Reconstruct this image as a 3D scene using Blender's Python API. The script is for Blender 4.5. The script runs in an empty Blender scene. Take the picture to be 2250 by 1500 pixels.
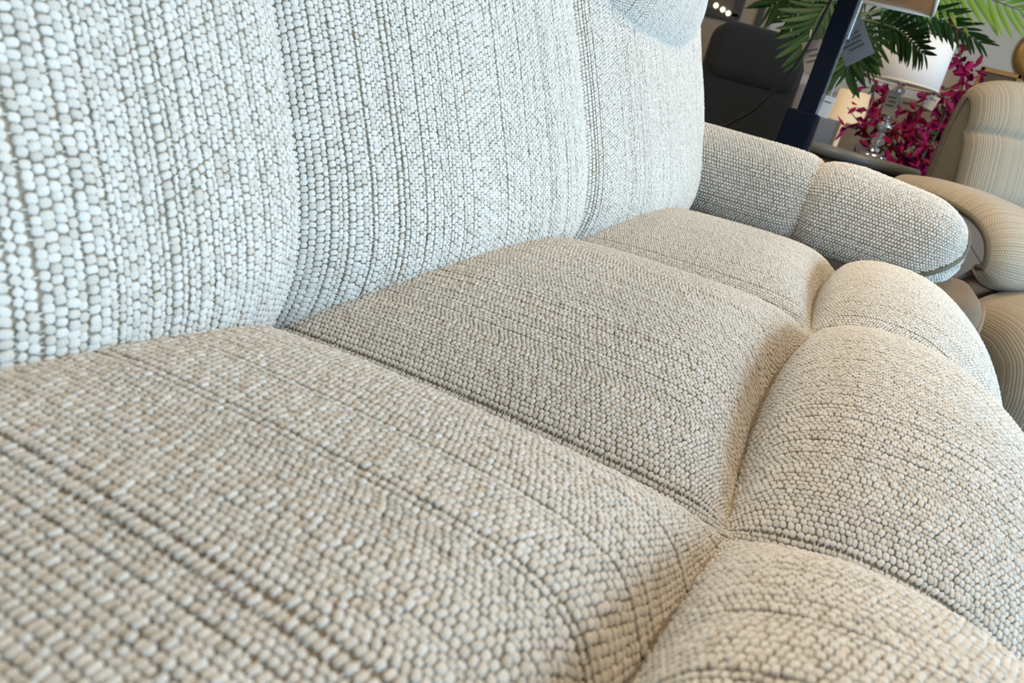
import bpy, bmesh, math, random
import numpy as np
from mathutils import Matrix, Vector, Euler

random.seed(7); rng = np.random.default_rng(7)
scene = bpy.context.scene
C = scene.collection

# ------------------------------------------------------------------ camera
F_PX = 1650.0
CAM = np.array([0.0, 0.0, 0.68])
ROLL, PITCH, YAW = math.radians(15.2), math.radians(20.3), math.radians(21.4)
_fh = np.array([math.cos(YAW), math.sin(YAW), 0.0]); _up = np.array([0, 0, 1.0])
_rt = np.cross(_fh, _up)
FW = _fh*math.cos(PITCH) - _up*math.sin(PITCH)
_u0 = np.cross(_rt, FW)
RT = math.cos(ROLL)*_rt + math.sin(ROLL)*_u0
UP = -math.sin(ROLL)*_rt + math.cos(ROLL)*_u0
cam_d = bpy.data.cameras.new('camera'); cam = bpy.data.objects.new('camera', cam_d); C.objects.link(cam)
cam_d.sensor_width = 36.0; cam_d.lens = F_PX/2250*36; cam_d.clip_start = 0.01
m = Matrix(((RT[0], UP[0], -FW[0], CAM[0]), (RT[1], UP[1], -FW[1], CAM[1]), (RT[2], UP[2], -FW[2], CAM[2]), (0, 0, 0, 1)))
cam.matrix_world = m
cam_d.dof.use_dof = True; cam_d.dof.focus_distance = 0.74; cam_d.dof.aperture_fstop = 11
scene.camera = cam

def at(x, y, X):
    """world point at depth X (along the sofa) seen in photo pixel x, y"""
    d = FW + RT*(x-1125)/F_PX - UP*(y-750)/F_PX
    return Vector(CAM + d*(X-CAM[0])/d[0])

# ------------------------------------------------------------------ world, lights, exposure
w = bpy.data.worlds.new('world'); scene.world = w; w.use_nodes = True
w.node_tree.nodes['Background'].inputs[0].default_value = (0.62, 0.78, 1.0, 1)
w.node_tree.nodes['Background'].inputs[1].default_value = 0.2

def area(name, loc, target, sx, sy, power, col):
    l = bpy.data.lights.new(name, 'AREA'); l.shape = 'RECTANGLE'; l.size = sx; l.size_y = sy
    l.energy = power; l.color = col
    o = bpy.data.objects.new(name, l); C.objects.link(o); o.location = loc
    o.rotation_euler = (Vector(target)-Vector(loc)).to_track_quat('-Z', 'Y').to_euler()
    return o
area('window_daylight', (0.8, -2.35, 0.98), (0.7, 0.4, 0.68), 4.2, 1.15, 106, (0.51, 0.78, 1.0))
area('unseen_overhead_light', (0.85, 1.75, 2.72), (0.75, 0.0, 0.4), 1.4, 0.8, 54, (1.0, 0.87, 0.72))
area('unseen_overhead_light', (0.8, -0.9, 2.72), (0.8, -0.9, 0), 0.6, 0.6, 16, (1.0, 0.66, 0.34))  # added warm fill from above the front, to warm the seats
area('unseen_overhead_light', (2.1, -0.35, 2.72), (2.1, -0.35, 0), 0.6, 0.6, 22, (1.0, 0.72, 0.42))  # added warm fill over the far arm and chair, no lamp known there
scene.view_settings.view_transform = 'Standard'
scene.view_settings.look = 'None'
scene.view_settings.gamma = 1.0
scene.view_settings.use_curve_mapping = False
scene.view_settings.exposure = 0.32

# ------------------------------------------------------------------ helpers
def link(o, parent=None):
    C.objects.link(o)
    if parent is not None: o.parent = parent
    return o
def tag(o, label, cat, group=None):
    o['label'] = label; o['category'] = cat
    if group: o['group'] = group
    return o
def empty(name, loc=(0, 0, 0), rz=0.0):
    o = bpy.data.objects.new(name, None); C.objects.link(o); o.location = loc; o.rotation_euler = (0, 0, rz)
    o.empty_display_size = 0.05
    return o
def mesh_obj(name, me, mat, parent=None, smooth=True):
    o = bpy.data.objects.new(name, me)
    if mat is not None and not me.materials: me.materials.append(mat)
    if smooth and len(me.polygons): me.polygons.foreach_set('use_smooth', [True]*len(me.polygons))
    return link(o, parent)
def bm_obj(name, bm, mat, parent=None, smooth=False):
    me = bpy.data.meshes.new(name); bm.to_mesh(me); bm.free()
    return mesh_obj(name, me, mat, parent, smooth)
def box_bm(bm, c, s, bevel=0.0, rot=None, seg=2):
    """a box centred at c with full sizes s, bevelled"""
    r = bmesh.ops.create_cube(bm, size=1.0)
    vs = r['verts']
    bmesh.ops.scale(bm, vec=s, verts=vs)
    if bevel > 0:
        es = list({e for v in vs for e in v.link_edges})
        rb = bmesh.ops.bevel(bm, geom=es, offset=bevel, segments=seg, profile=0.5, affect='EDGES')
        vs = list({v for f in rb['faces'] for v in f.verts} | {v for v in vs if v.is_valid})
    mt = Matrix.Translation(c) @ (rot.to_4x4() if rot is not None else Matrix.Identity(4))
    bmesh.ops.transform(bm, matrix=mt, verts=vs)
def box(name, c, s, mat, parent=None, bevel=0.004, rot=None, seg=2, smooth=False):
    bm = bmesh.new(); box_bm(bm, c, s, bevel, rot, seg)
    return bm_obj(name, bm, mat, parent, smooth)
def lathe(name, prof, loc, mat, parent=None, n=40, smooth=True, sx=1.0, sy=1.0):
    """profile = [(r, z)...] turned about z"""
    vs = []; fs = []
    for (r, z) in prof:
        for k in range(n):
            a = 2*math.pi*k/n; vs.append((r*math.cos(a)*sx, r*math.sin(a)*sy, z))
    for i in range(len(prof)-1):
        for k in range(n):
            a, b = i*n+k, i*n+(k+1) % n
            fs.append((a, b, b+n, a+n))
    me = bpy.data.meshes.new(name); me.from_pydata(vs, [], fs); me.validate()
    o = mesh_obj(name, me, mat, parent, smooth); o.location = loc
    return o
def tube(name, pts, r, mat, parent=None, n=8, closed=False):
    """round tube along points, radius r or list of radii; a real mesh"""
    P = [Vector(p) for p in pts]; N = len(P)
    rad = r if isinstance(r, (list, tuple)) else [r]*N
    vs = []; fs = []; prev = None
    for i in range(N):
        t = (P[(i+1) % N]-P[i-1]) if closed else (P[min(i+1, N-1)]-P[max(i-1, 0)])
        t.normalize()
        if prev is None:
            a = t.orthogonal().normalized()
        else:
            a = (prev - t*prev.dot(t)).normalized()
        prev = a; b = t.cross(a)
        for k in range(n):
            an = 2*math.pi*k/n
            vs.append(P[i] + (a*math.cos(an)+b*math.sin(an))*rad[i])
    M = N if closed else N-1
    for i in range(M):
        j = (i+1) % N
        for k in range(n):
            fs.append((i*n+k, i*n+(k+1) % n, j*n+(k+1) % n, j*n+k))
    if not closed:
        fs.append(tuple(range(n-1, -1, -1))); fs.append(tuple((N-1)*n+k for k in range(n)))
    me = bpy.data.meshes.new(name); me.from_pydata(vs, [], fs)
    return mesh_obj(name, me, mat, parent, True)
def spline(pts, n=40):
    """Catmull-Rom through the control points, resampled evenly by length"""
    P = np.array(pts, float); P = np.vstack([2*P[0]-P[1], P, 2*P[-1]-P[-2]])
    out = []
    for i in range(1, len(P)-2):
        t = np.linspace(0, 1, 40, endpoint=False)[:, None]
        p0, p1, p2, p3 = P[i-1], P[i], P[i+1], P[i+2]
        out.append(0.5*((2*p1)+(-p0+p2)*t+(2*p0-5*p1+4*p2-p3)*t**2+(-p0+3*p1-3*p2+p3)*t**3))
    out = np.vstack(out+[P[-2][None]])
    L = np.concatenate([[0], np.cumsum(np.linalg.norm(np.diff(out, axis=0), axis=1))])
    g = np.linspace(0, L[-1], n)
    return np.stack([np.interp(g, L, out[:, k]) for k in range(out.shape[1])], 1), L[-1]

# ------------------------------------------------------------------ materials
def mat_new(name):
    mt = bpy.data.materials.new(name); mt.use_nodes = True
    nt = mt.node_tree; b = nt.nodes['Principled BSDF']
    return mt, nt, b
def simple(name, col, rough=0.6, metal=0.0, noise=0.0, nscale=20.0, bump=0.0, sheen=0.0, emit=None, estr=0.0, trans=0.0, ior=1.45):
    mt, nt, b = mat_new(name)
    b.inputs['Base Color'].default_value = (*col, 1); b.inputs['Roughness'].default_value = rough
    b.inputs['Metallic'].default_value = metal
    b.inputs['Transmission Weight'].default_value = trans; b.inputs['IOR'].default_value = ior
    b.inputs['Sheen Weight'].default_value = sheen
    if emit: b.inputs['Emission Color'].default_value = (*emit, 1); b.inputs['Emission Strength'].default_value = estr
    if noise or bump:
        tc = nt.nodes.new('ShaderNodeTexCoord'); n = nt.nodes.new('ShaderNodeTexNoise')
        n.inputs['Scale'].default_value = nscale; n.inputs['Detail'].default_value = 5
        nt.links.new(tc.outputs['Object'], n.inputs['Vector'])
        if noise:
            r = nt.nodes.new('ShaderNodeMix'); r.data_type = 'RGBA'
            r.inputs[6].default_value = tuple(c*(1-noise) for c in col)+(1,)
            r.inputs[7].default_value = tuple(min(1, c*(1+noise)) for c in col)+(1,)
            nt.links.new(n.outputs['Fac'], r.inputs[0]); nt.links.new(r.outputs[2], b.inputs['Base Color'])
        if bump:
            bp = nt.nodes.new('ShaderNodeBump'); bp.inputs['Strength'].default_value = bump; bp.inputs['Distance'].default_value = 0.002
            nt.links.new(n.outputs['Fac'], bp.inputs['Height']); nt.links.new(bp.outputs['Normal'], b.inputs['Normal'])
    return mt

def make_yarn():
    """off-white chenille knots: colour differs a little from knot to knot, fine fibre relief"""
    mt, nt, b = mat_new('chenille_yarn')
    oi = nt.nodes.new('ShaderNodeObjectInfo')
    cr = nt.nodes.new('ShaderNodeValToRGB')
    e = cr.color_ramp.elements
    e[0].position = 0.0; e[0].color = (0.64, 0.605, 0.545, 1)
    e[1].position = 1.0; e[1].color = (0.80, 0.78, 0.74, 1)
    k = e.new(0.35); k.color = (0.725, 0.70, 0.65, 1)
    nt.links.new(oi.outputs['Random'], cr.inputs[0])
    nt.links.new(cr.outputs[0], b.inputs['Base Color'])
    b.inputs['Roughness'].default_value = 0.92; b.inputs['Specular IOR Level'].default_value = 0.2
    b.inputs['Sheen Weight'].default_value = 0.25; b.inputs['Sheen Roughness'].default_value = 0.5
    tc = nt.nodes.new('ShaderNodeTexCoord'); n = nt.nodes.new('ShaderNodeTexNoise')
    n.inputs['Scale'].default_value = 2.2; n.inputs['Detail'].default_value = 4
    nt.links.new(tc.outputs['Object'], n.inputs['Vector'])
    bp = nt.nodes.new('ShaderNodeBump'); bp.inputs['Strength'].default_value = 0.35; bp.inputs['Distance'].default_value = 0.35
    nt.links.new(n.outputs['Fac'], bp.inputs['Height']); nt.links.new(bp.outputs['Normal'], b.inputs['Normal'])
    return mt
YARN = make_yarn()
WARP = simple('tan_warp_cloth', (0.29, 0.245, 0.185), 0.95, noise=0.25, nscale=260, bump=0.5)

def weave_far(name, light, dark, cw=0.006, pitch=0.0055, strength=0.6, swap=False):
    """the same cloth seen from further off: columns of knots from the surface's own uv (metres)"""
    mt, nt, b = mat_new(name)
    L = nt.links.new; N = nt.nodes.new
    uv = N('ShaderNodeUVMap'); sep0 = N('ShaderNodeSeparateXYZ'); L(uv.outputs[0], sep0.inputs[0])
    sep = N('ShaderNodeCombineXYZ'); a_, b_ = (1, 0) if swap else (0, 1)
    L(sep0.outputs[a_], sep.inputs[0]); L(sep0.outputs[b_], sep.inputs[1])
    sep_ = N('ShaderNodeSeparateXYZ'); L(sep.outputs[0], sep_.inputs[0]); sep = sep_
    def mth(op, a, bb=None):
        q = N('ShaderNodeMath'); q.operation = op
        for i, v in enumerate((a, bb)):
            if v is None: continue
            if isinstance(v, (int, float)): q.inputs[i].default_value = v
            else: L(v, q.inputs[i])
        return q.outputs[0]
    nz = N('ShaderNodeTexNoise'); nz.noise_dimensions = '1D'; nz.inputs['Scale'].default_value = 170; nz.inputs['Detail'].default_value = 2
    L(sep.outputs[0], nz.inputs['W'])
    u = mth('DIVIDE', sep.outputs[0], cw); v = mth('DIVIDE', sep.outputs[1], pitch)
    su = mth('ABSOLUTE', mth('SINE', mth('MULTIPLY', u, math.pi)))
    sh = mth('MULTIPLY', mth('MODULO', mth('FLOOR', u), 2.0), 0.5)
    sv = mth('ABSOLUTE', mth('SINE', mth('MULTIPLY', mth('ADD', v, sh), math.pi)))
    knot = mth('POWER', mth('MULTIPLY', su, sv), 0.5)
    st = N('ShaderNodeMapRange'); st.inputs[1].default_value = 0.36; st.inputs[2].default_value = 0.56; L(nz.outputs['Fac'], st.inputs[0])
    fac = mth('MULTIPLY', knot, mth('ADD', mth('MULTIPLY', st.outputs[0], 0.55), 0.45))
    mx = N('ShaderNodeMix'); mx.data_type = 'RGBA'; mx.inputs[6].default_value = (*dark, 1); mx.inputs[7].default_value = (*light, 1)
    L(fac, mx.inputs[0]); L(mx.outputs[2], b.inputs['Base Color'])
    bp = N('ShaderNodeBump'); bp.inputs['Strength'].default_value = strength; bp.inputs['Distance'].default_value = 0.002
    L(fac, bp.inputs['Height']); L(bp.outputs['Normal'], b.inputs['Normal'])
    b.inputs['Roughness'].default_value = 0.95; b.inputs['Sheen Weight'].default_value = 0.2
    return mt
FABRIC_CHAIR = weave_far('beige_woven_cloth', (0.47, 0.415, 0.325), (0.20, 0.165, 0.115))
FABRIC_ARM = weave_far('beige_woven_cloth_across', (0.52, 0.46, 0.36), (0.23, 0.19, 0.135), swap=True)
SIDE_CLOTH = simple('beige_side_cloth', (0.38, 0.335, 0.26), 0.95, noise=0.15, nscale=150, bump=0.4)
GREY_LINING = simple('grey_lining', (0.34, 0.35, 0.37), 0.95, noise=0.2, nscale=300, bump=0.4)
LEATHER = simple('taupe_leather', (0.19, 0.140, 0.098), 0.75, noise=0.15, nscale=60, bump=0.15)
LEATHER_B = simple('brown_leather', (0.24, 0.160, 0.105), 0.75, noise=0.12, nscale=60, bump=0.15)
for m_ in (LEATHER, LEATHER_B): m_.node_tree.nodes['Principled BSDF'].inputs['Specular IOR Level'].default_value = 0.25
WELT = simple('olive_welt', (0.11, 0.095, 0.06), 0.6, noise=0.15, nscale=200)
THREAD = simple('stitching_thread', (0.42, 0.33, 0.24), 0.8, noise=0.1, nscale=300)
BLACK = simple('black_board', (0.02, 0.018, 0.016), 0.8, noise=0.2, nscale=30)

# ------------------------------------------------------------------ woven surfaces
def gn_group():
    ng = bpy.data.node_groups.new('woven_knots', 'GeometryNodeTree')
    ng.interface.new_socket('Geometry', in_out='INPUT', socket_type='NodeSocketGeometry')
    ng.interface.new_socket('Geometry', in_out='OUTPUT', socket_type='NodeSocketGeometry')
    N = ng.nodes.new; L = ng.links.new
    gi = N('NodeGroupInput'); go = N('NodeGroupOutput')
    join = N('GeometryNodeJoinGeometry')
    for k in range(4):
        ico = N('GeometryNodeMeshIcoSphere'); ico.inputs['Radius'].default_value = 1.0; ico.inputs['Subdivisions'].default_value = 3
        nz = N('ShaderNodeTexNoise'); nz.noise_dimensions = '4D'
        nz.inputs['W'].default_value = 3.7*k; nz.inputs['Scale'].default_value = 1.15; nz.inputs['Detail'].default_value = 2.5
        sub = N('ShaderNodeVectorMath'); sub.operation = 'SUBTRACT'; sub.inputs[1].default_value = (0.5, 0.5, 0.5)
        mul = N('ShaderNodeVectorMath'); mul.operation = 'MULTIPLY'; mul.inputs[1].default_value = (0.5, 0.5, 0.45)
        L(nz.outputs['Color'], sub.inputs[0]); L(sub.outputs[0], mul.inputs[0])
        # squarer pillow instead of a ball: p / (|x|^n+|y|^n+|z|^n)^(1/n)
        ps = N('GeometryNodeInputPosition'); ab = N('ShaderNodeVectorMath'); ab.operation = 'ABSOLUTE'; L(ps.outputs[0], ab.inputs[0])
        sx_ = N('ShaderNodeSeparateXYZ'); L(ab.outputs[0], sx_.inputs[0])
        acc = None
        for c_ in range(3):
            pw = N('ShaderNodeMath'); pw.operation = 'POWER'; pw.inputs[1].default_value = 2.9; L(sx_.outputs[c_], pw.inputs[0])
            if acc is None: acc = pw.outputs[0]
            else:
                ad = N('ShaderNodeMath'); ad.operation = 'ADD'; L(acc, ad.inputs[0]); L(pw.outputs[0], ad.inputs[1]); acc = ad.outputs[0]
        rt_ = N('ShaderNodeMath'); rt_.operation = 'POWER'; rt_.inputs[1].default_value = -1/2.9; L(acc, rt_.inputs[0])
        sc_ = N('ShaderNodeVectorMath'); sc_.operation = 'SCALE'; L(ps.outputs[0], sc_.inputs[0]); L(rt_.outputs[0], sc_.inputs['Scale'])
        sp = N('GeometryNodeSetPosition'); L(ico.outputs['Mesh'], sp.inputs['Geometry']); L(sc_.outputs[0], sp.inputs['Position']); L(mul.outputs[0], sp.inputs['Offset'])
        ss = N('GeometryNodeSetShadeSmooth'); L(sp.outputs[0], ss.inputs[0])
        sm = N('GeometryNodeSetMaterial'); sm.inputs['Material'].default_value = YARN; L(ss.outputs[0], sm.inputs[0])
        g2 = N('GeometryNodeGeometryToInstance'); L(sm.outputs[0], g2.inputs[0]); L(g2.outputs[0], join.inputs[0])
    iop = N('GeometryNodeInstanceOnPoints'); iop.inputs['Pick Instance'].default_value = True
    L(gi.outputs[0], iop.inputs['Points']); L(join.outputs[0], iop.inputs['Instance'])
    def named(nm, dt):
        q = N('GeometryNodeInputNamedAttribute'); q.data_type = dt; q.inputs['Name'].default_value = nm
        return q.outputs['Attribute']
    er = N('FunctionNodeEulerToRotation'); L(named('rot', 'FLOAT_VECTOR'), er.inputs[0]); L(er.outputs[0], iop.inputs['Rotation'])
    L(named('scl', 'FLOAT_VECTOR'), iop.inputs['Scale']); L(named('var', 'INT'), iop.inputs['Instance Index'])
    L(iop.outputs[0], go.inputs[0])
    return ng
KNOTS = gn_group()

def sheet(name, S, nu, nv, mat, parent, us=None, vs_=None, uvscale=(1, 1)):
    """grid mesh of the surface S(s,t), s,t in 0..1, with uv in metres"""
    s = np.linspace(0, 1, nu) if us is None else us
    t = np.linspace(0, 1, nv) if vs_ is None else vs_
    ss, tt = np.meshgrid(s, t, indexing='ij')
    P = S(ss.ravel(), tt.ravel())
    idx = np.arange(len(s)*len(t)).reshape(len(s), len(t))
    f = np.stack([idx[:-1, :-1], idx[1:, :-1], idx[1:, 1:], idx[:-1, 1:]], -1).reshape(-1, 4)
    me = bpy.data.meshes.new(name); me.from_pydata(P.tolist(), [], f.tolist())
    uvl = me.uv_layers.new(name='UVMap')
    G = P.reshape(len(s), len(t), 3)
    lu = np.concatenate([[0], np.cumsum(np.linalg.norm(np.diff(G[:, len(t)//2], axis=0), axis=1))])
    lv = np.concatenate([[0], np.cumsum(np.linalg.norm(np.diff(G[len(s)//2], axis=0), axis=1))])
    U, V = np.meshgrid(lu, lv, indexing='ij')
    uvs = np.stack([U.ravel(), V.ravel()], -1)[f.ravel()]
    uvl.data.foreach_set('uv', uvs.ravel().astype(np.float32))
    return mesh_obj(name, me, mat, parent, True)

def knots(name, S, parent, tmid=0.5, sref=0.15, pitch=0.0037, wmin=0.0025, wmax=0.0056, gap_p=0.17, s0=0.0, s1=1.0, t0=0.0, t1=1.0, height=0.0015, seed=0, flip=1.0, force=(), dmin=0.0010, ff=1.0):
    """columns of chenille knots laid on S along t; some columns leave the tan ground bare"""
    r = np.random.default_rng(seed)
    ss = np.linspace(s0, s1, 1200)
    P = S(ss, np.full_like(ss, tmid)); L = np.concatenate([[0], np.cumsum(np.linalg.norm(np.diff(P, axis=0), axis=1))])
    cols = []; pos = 0.0; k = 0; trend = 0.0
    while pos < L[-1]:
        trend = 0.85*trend + r.normal(0, 0.25)
        wd = float(np.clip((wmin+wmax)/2 + trend*0.0014 + r.choice([-0.0008, 0.0008]) + r.normal(0, 0.0004), wmin, wmax))
        cols.append((pos+wd/2, wd, False)); pos += wd*1.0
        g = r.random()
        near = any(abs(pos-q) < 0.006 for q in force)
        if g < gap_p or near:
            gw = r.uniform(0.0010, 0.0022)*(1.4 if near else 1); cols.append((pos+gw/2, gw, True)); pos += gw
        k += 1
    eps = 1e-3
    PP = []; RR = []; SS = []
    tf = np.linspace(t0, t1, 1500)
    par = 0
    Q = S(np.full_like(tf, sref), tf); lq = np.concatenate([[0], np.cumsum(np.linalg.norm(np.diff(Q, axis=0), axis=1))])
    for (c, wd, gap) in cols:
        sc = float(np.interp(c, L, ss))
        if not gap: par ^= 1
        pt = pitch*(0.55 if gap else 1.0)
        n = int(lq[-1]/pt)
        if n < 2: continue
        lp = (np.arange(n)+0.5*par+r.normal(0, 0.06, n)+0.25)*pt
        lp = np.clip(lp, 0, lq[-1])[lp < lq[-1]]
        tp = np.interp(lp, lq, tf); sp = np.full_like(tp, sc)
        p = S(sp, tp)
        du = S(np.minimum(sp+eps, 1), tp)-S(np.maximum(sp-eps, 0), tp); dv = S(sp, np.minimum(tp+eps, 1))-S(sp, np.maximum(tp-eps, 0))
        ds = np.minimum(sp+eps, 1)-np.maximum(sp-eps, 0)
        lu = np.linalg.norm(du, axis=1)/np.maximum(ds, 1e-9)
        dt_ = np.minimum(tp+eps, 1)-np.maximum(tp-eps, 0)
        lv = np.linalg.norm(dv, axis=1)/np.maximum(dt_, 1e-9)
        lref = np.interp(tp, 0.5*(tf[1:]+tf[:-1]), np.diff(lq)/np.diff(tf))
        st = np.clip(lv/np.maximum(lref, 1e-9), 0.55, 1.5)
        ev = dv/np.maximum(np.linalg.norm(dv, axis=1), 1e-9)[:, None]
        nn = np.cross(du, dv)*flip; nn /= np.maximum(np.linalg.norm(nn, axis=1), 1e-12)[:, None]
        eu = np.cross(ev, nn); 
        sw = wd*np.gradient(ss)[0]/max(np.gradient(L)[int(np.clip(np.searchsorted(L, c), 1, len(L)-2))], 1e-9)
        hw = np.clip(lu*sw*0.5, 0.0, 0.62*wd)
        m_ = len(p)
        if gap:
            sx = hw*1.25+0.0004; sy = np.full(m_, 0.00035)*r.uniform(0.6, 1.3, m_); sz = np.full(m_, 0.00035); lift = 0.0006
            keep = r.random(m_) < 0.5
        else:
            big = r.uniform(0.88, 1.12, m_)
            sx = hw*0.98*ff*big; sy = st*pitch*0.455*ff*r.uniform(0.90, 1.10, m_); sz = height*r.uniform(0.85, 1.2, m_)*np.clip(hw/0.0026, 0.75, 1.25); lift = 0.0007
            keep = (hw > dmin) & (r.random(m_) > -1)
        p = p+nn*(lift+r.normal(0, 0.00022, m_))[:, None] if not gap else p+nn*lift
        # small turn in plane
        an = r.normal(0, 0.10 if not gap else 0.05, m_) + (r.normal(0, 0.22) if not gap else 0)
        ca, sa = np.cos(an)[:, None], np.sin(an)[:, None]
        a = eu*ca+ev*sa; b = np.cross(nn, a)
        # euler XYZ from column basis a,b,nn : R = Rz Ry Rx
        ry = -np.arcsin(np.clip(a[:, 2], -1, 1)); rx = np.arctan2(b[:, 2], nn[:, 2]); rz = np.arctan2(a[:, 1], a[:, 0])
        PP.append(p[keep]); RR.append(np.stack([rx, ry, rz], 1)[keep]); SS.append(np.stack([sx, sy, sz], 1)[keep])
    PP = np.vstack(PP); RR = np.vstack(RR); SS = np.vstack(SS)
    me = bpy.data.meshes.new(name); me.vertices.add(len(PP)); me.vertices.foreach_set('co', PP.ravel().astype(np.float32))
    for nm, D in (('rot', RR), ('scl', SS)):
        at_ = me.attributes.new(nm, 'FLOAT_VECTOR', 'POINT'); at_.data.foreach_set('vector', D.ravel().astype(np.float32))
    at_ = me.attributes.new('var', 'INT', 'POINT'); at_.data.foreach_set('value', r.integers(0, 4, len(PP)).astype(np.int32))
    me.update()
    o = bpy.data.objects.new(name, me); me.materials.append(YARN); link(o, parent)
    md = o.modifiers.new('woven_knots', 'NODES'); md.node_group = KNOTS
    o['kind'] = 'stuff'
    print(name, len(PP))
    return o

def profile(pts, n=500):
    P, L = spline(pts, n)
    T = np.gradient(P, axis=0); T /= np.linalg.norm(T, axis=1)[:, None]
    return P, T, L

def cosspace(n):
    return 0.5*(1-np.cos(np.linspace(0, math.pi, n)))

# ------------------------------------------------------------------ setting
WALL = simple('warm_grey_paint', (0.64, 0.61, 0.57), 0.9, noise=0.05, nscale=3, bump=0.1)
WALL_TAN = simple('tan_paint', (0.42, 0.33, 0.23), 0.9, noise=0.05, nscale=3, bump=0.1)
FLOOR = simple('dark_brown_floor', (0.060, 0.042, 0.030), 0.55, noise=0.3, nscale=12)
CEIL = simple('ceiling_paint', (0.52, 0.47, 0.40), 0.95, noise=0.03, nscale=4)
FRAME_M = simple('window_frame_paint', (0.05, 0.05, 0.05), 0.5, noise=0.1, nscale=20)
def struct(o): o['kind'] = 'structure'; return o
struct(box('floor', (1.4, -0.1, -0.05), (8.0, 5.2, 0.1), FLOOR, bevel=0))
struct(box('ceiling', (1.4, -0.1, 2.85), (8.0, 5.2, 0.1), CEIL, bevel=0))
struct(box('wall_right', (5.25, -0.1, 1.4), (0.1, 5.2, 2.8), WALL, bevel=0))
struct(box('wall_left', (-2.55, -0.1, 1.4), (0.1, 5.2, 2.8), WALL, bevel=0))
struct(box('wall_back', (1.35, 2.45, 1.4), (7.7, 0.1, 2.8), WALL_TAN, bevel=0))
# window side: low sill, header and piers around one wide shop window
wf = empty('wall_front', (0, 0, 0)); struct(wf)
box('sill_wall', (1.35, -2.65, 0.2), (7.7, 0.1, 0.4), WALL, wf, bevel=0)
box('header', (1.35, -2.65, 2.62), (7.7, 0.1, 0.36), WALL, wf, bevel=0)
box('pier', (-1.75, -2.65, 1.42), (1.5, 0.1, 2.04), WALL, wf, bevel=0)
box('pier', (4.35, -2.65, 1.42), (1.7, 0.1, 2.04), WALL, wf, bevel=0)
wn = empty('window_1', (1.25, -2.65, 0.4)); struct(wn)
for (x, z, sx, sz) in ((0, 0.02, 4.5, 0.05), (0, 2.02, 4.5, 0.05), (-2.23, 1.02, 0.05, 2.0), (2.23, 1.02, 0.05, 2.0), (0, 1.02, 0.05, 2.0)):
    box('window_frame', (x, 0, z), (sx, 0.06, sz), FRAME_M, wn, bevel=0.003)

# ------------------------------------------------------------------ sofa
sofa = tag(empty('reclining_sofa', (0.70, 0.2, 0)), 'pale knobbly woven sofa with puffy seats and two-part padded arm filling the foreground', 'sofa')
SX = [-0.152, 0.413, 0.975, 1.545]
def place(o):   # child of the sofa whose mesh is in world coordinates
    o.parent = sofa; o.matrix_parent_inverse = Matrix.Translation(sofa.location).inverted(); return o

SEAT_PTS = [(0.50, 0.425), (0.36, 0.440), (0.20, 0.450), (0.0, 0.455), (-0.07, 0.462), (-0.13, 0.452), (-0.19, 0.405), (-0.225, 0.33), (-0.235, 0.23), (-0.23, 0.13)]
SP, ST, SL = profile(SEAT_PTS)
SN = np.stack([-ST[:, 1], ST[:, 0]], 1)*-1      # outward (up / forward)
def seat_surface(x0, x1, tilt=0.0, H=0.060):
    tv = np.linspace(0, 1, len(SP))
    iy = np.argmin(np.abs(SP[:, 0]-0.0)+ (SP[:, 1] < 0.4)*9); tg = tv[iy]
    def S(s, t):
        y = np.interp(t, tv, SP[:, 0]); z = np.interp(t, tv, SP[:, 1]); ny = np.interp(t, tv, SN[:, 0]); nz = np.interp(t, tv, SN[:, 1])
        a = np.abs(2*s-1)
        e = np.power(np.clip(1-a**2.3, 0, 1), 0.62)
        # curved tuft groove: bows a little forward in the middle of the seat
        d = (t-(tg-0.018*(1-(2*s-1)**2)))*SL
        wv = np.where(d < 0, 0.021, 0.019)
        g = 1-0.92*np.exp(-np.power(np.abs(d)/wv, 0.95))
        rear = np.clip((y-0.26)/0.2, 0, 1)
        g = g*(1-0.25*rear)
        h = H*e*g*(1.0+0.04*np.clip(-y/0.1, 0, 1)) - 0.012*np.exp(-(d/0.013)**2)*e
        x = x0+(x1-x0)*s + 0.010*np.sign(s-0.5)*np.power(a, 6)*np.clip(1-a, 0, 1)*4
        return np.stack([x, y+ny*h, z+nz*h+tilt*(s-0.5)], -1)
    return S
for k in range(3):
    S = seat_surface(SX[k], SX[k+1])
    o = place(sheet('seat_cushion', S, 90, 160, WARP, None, us=cosspace(90)))
    knots('woven_yarn', S, o, tmid=0.3, t0=0.04, t1=0.93 if k < 2 else 0.9, gap_p=0.12 if k == 0 else 0.16, seed=11+k, flip=-1.0)

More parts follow.
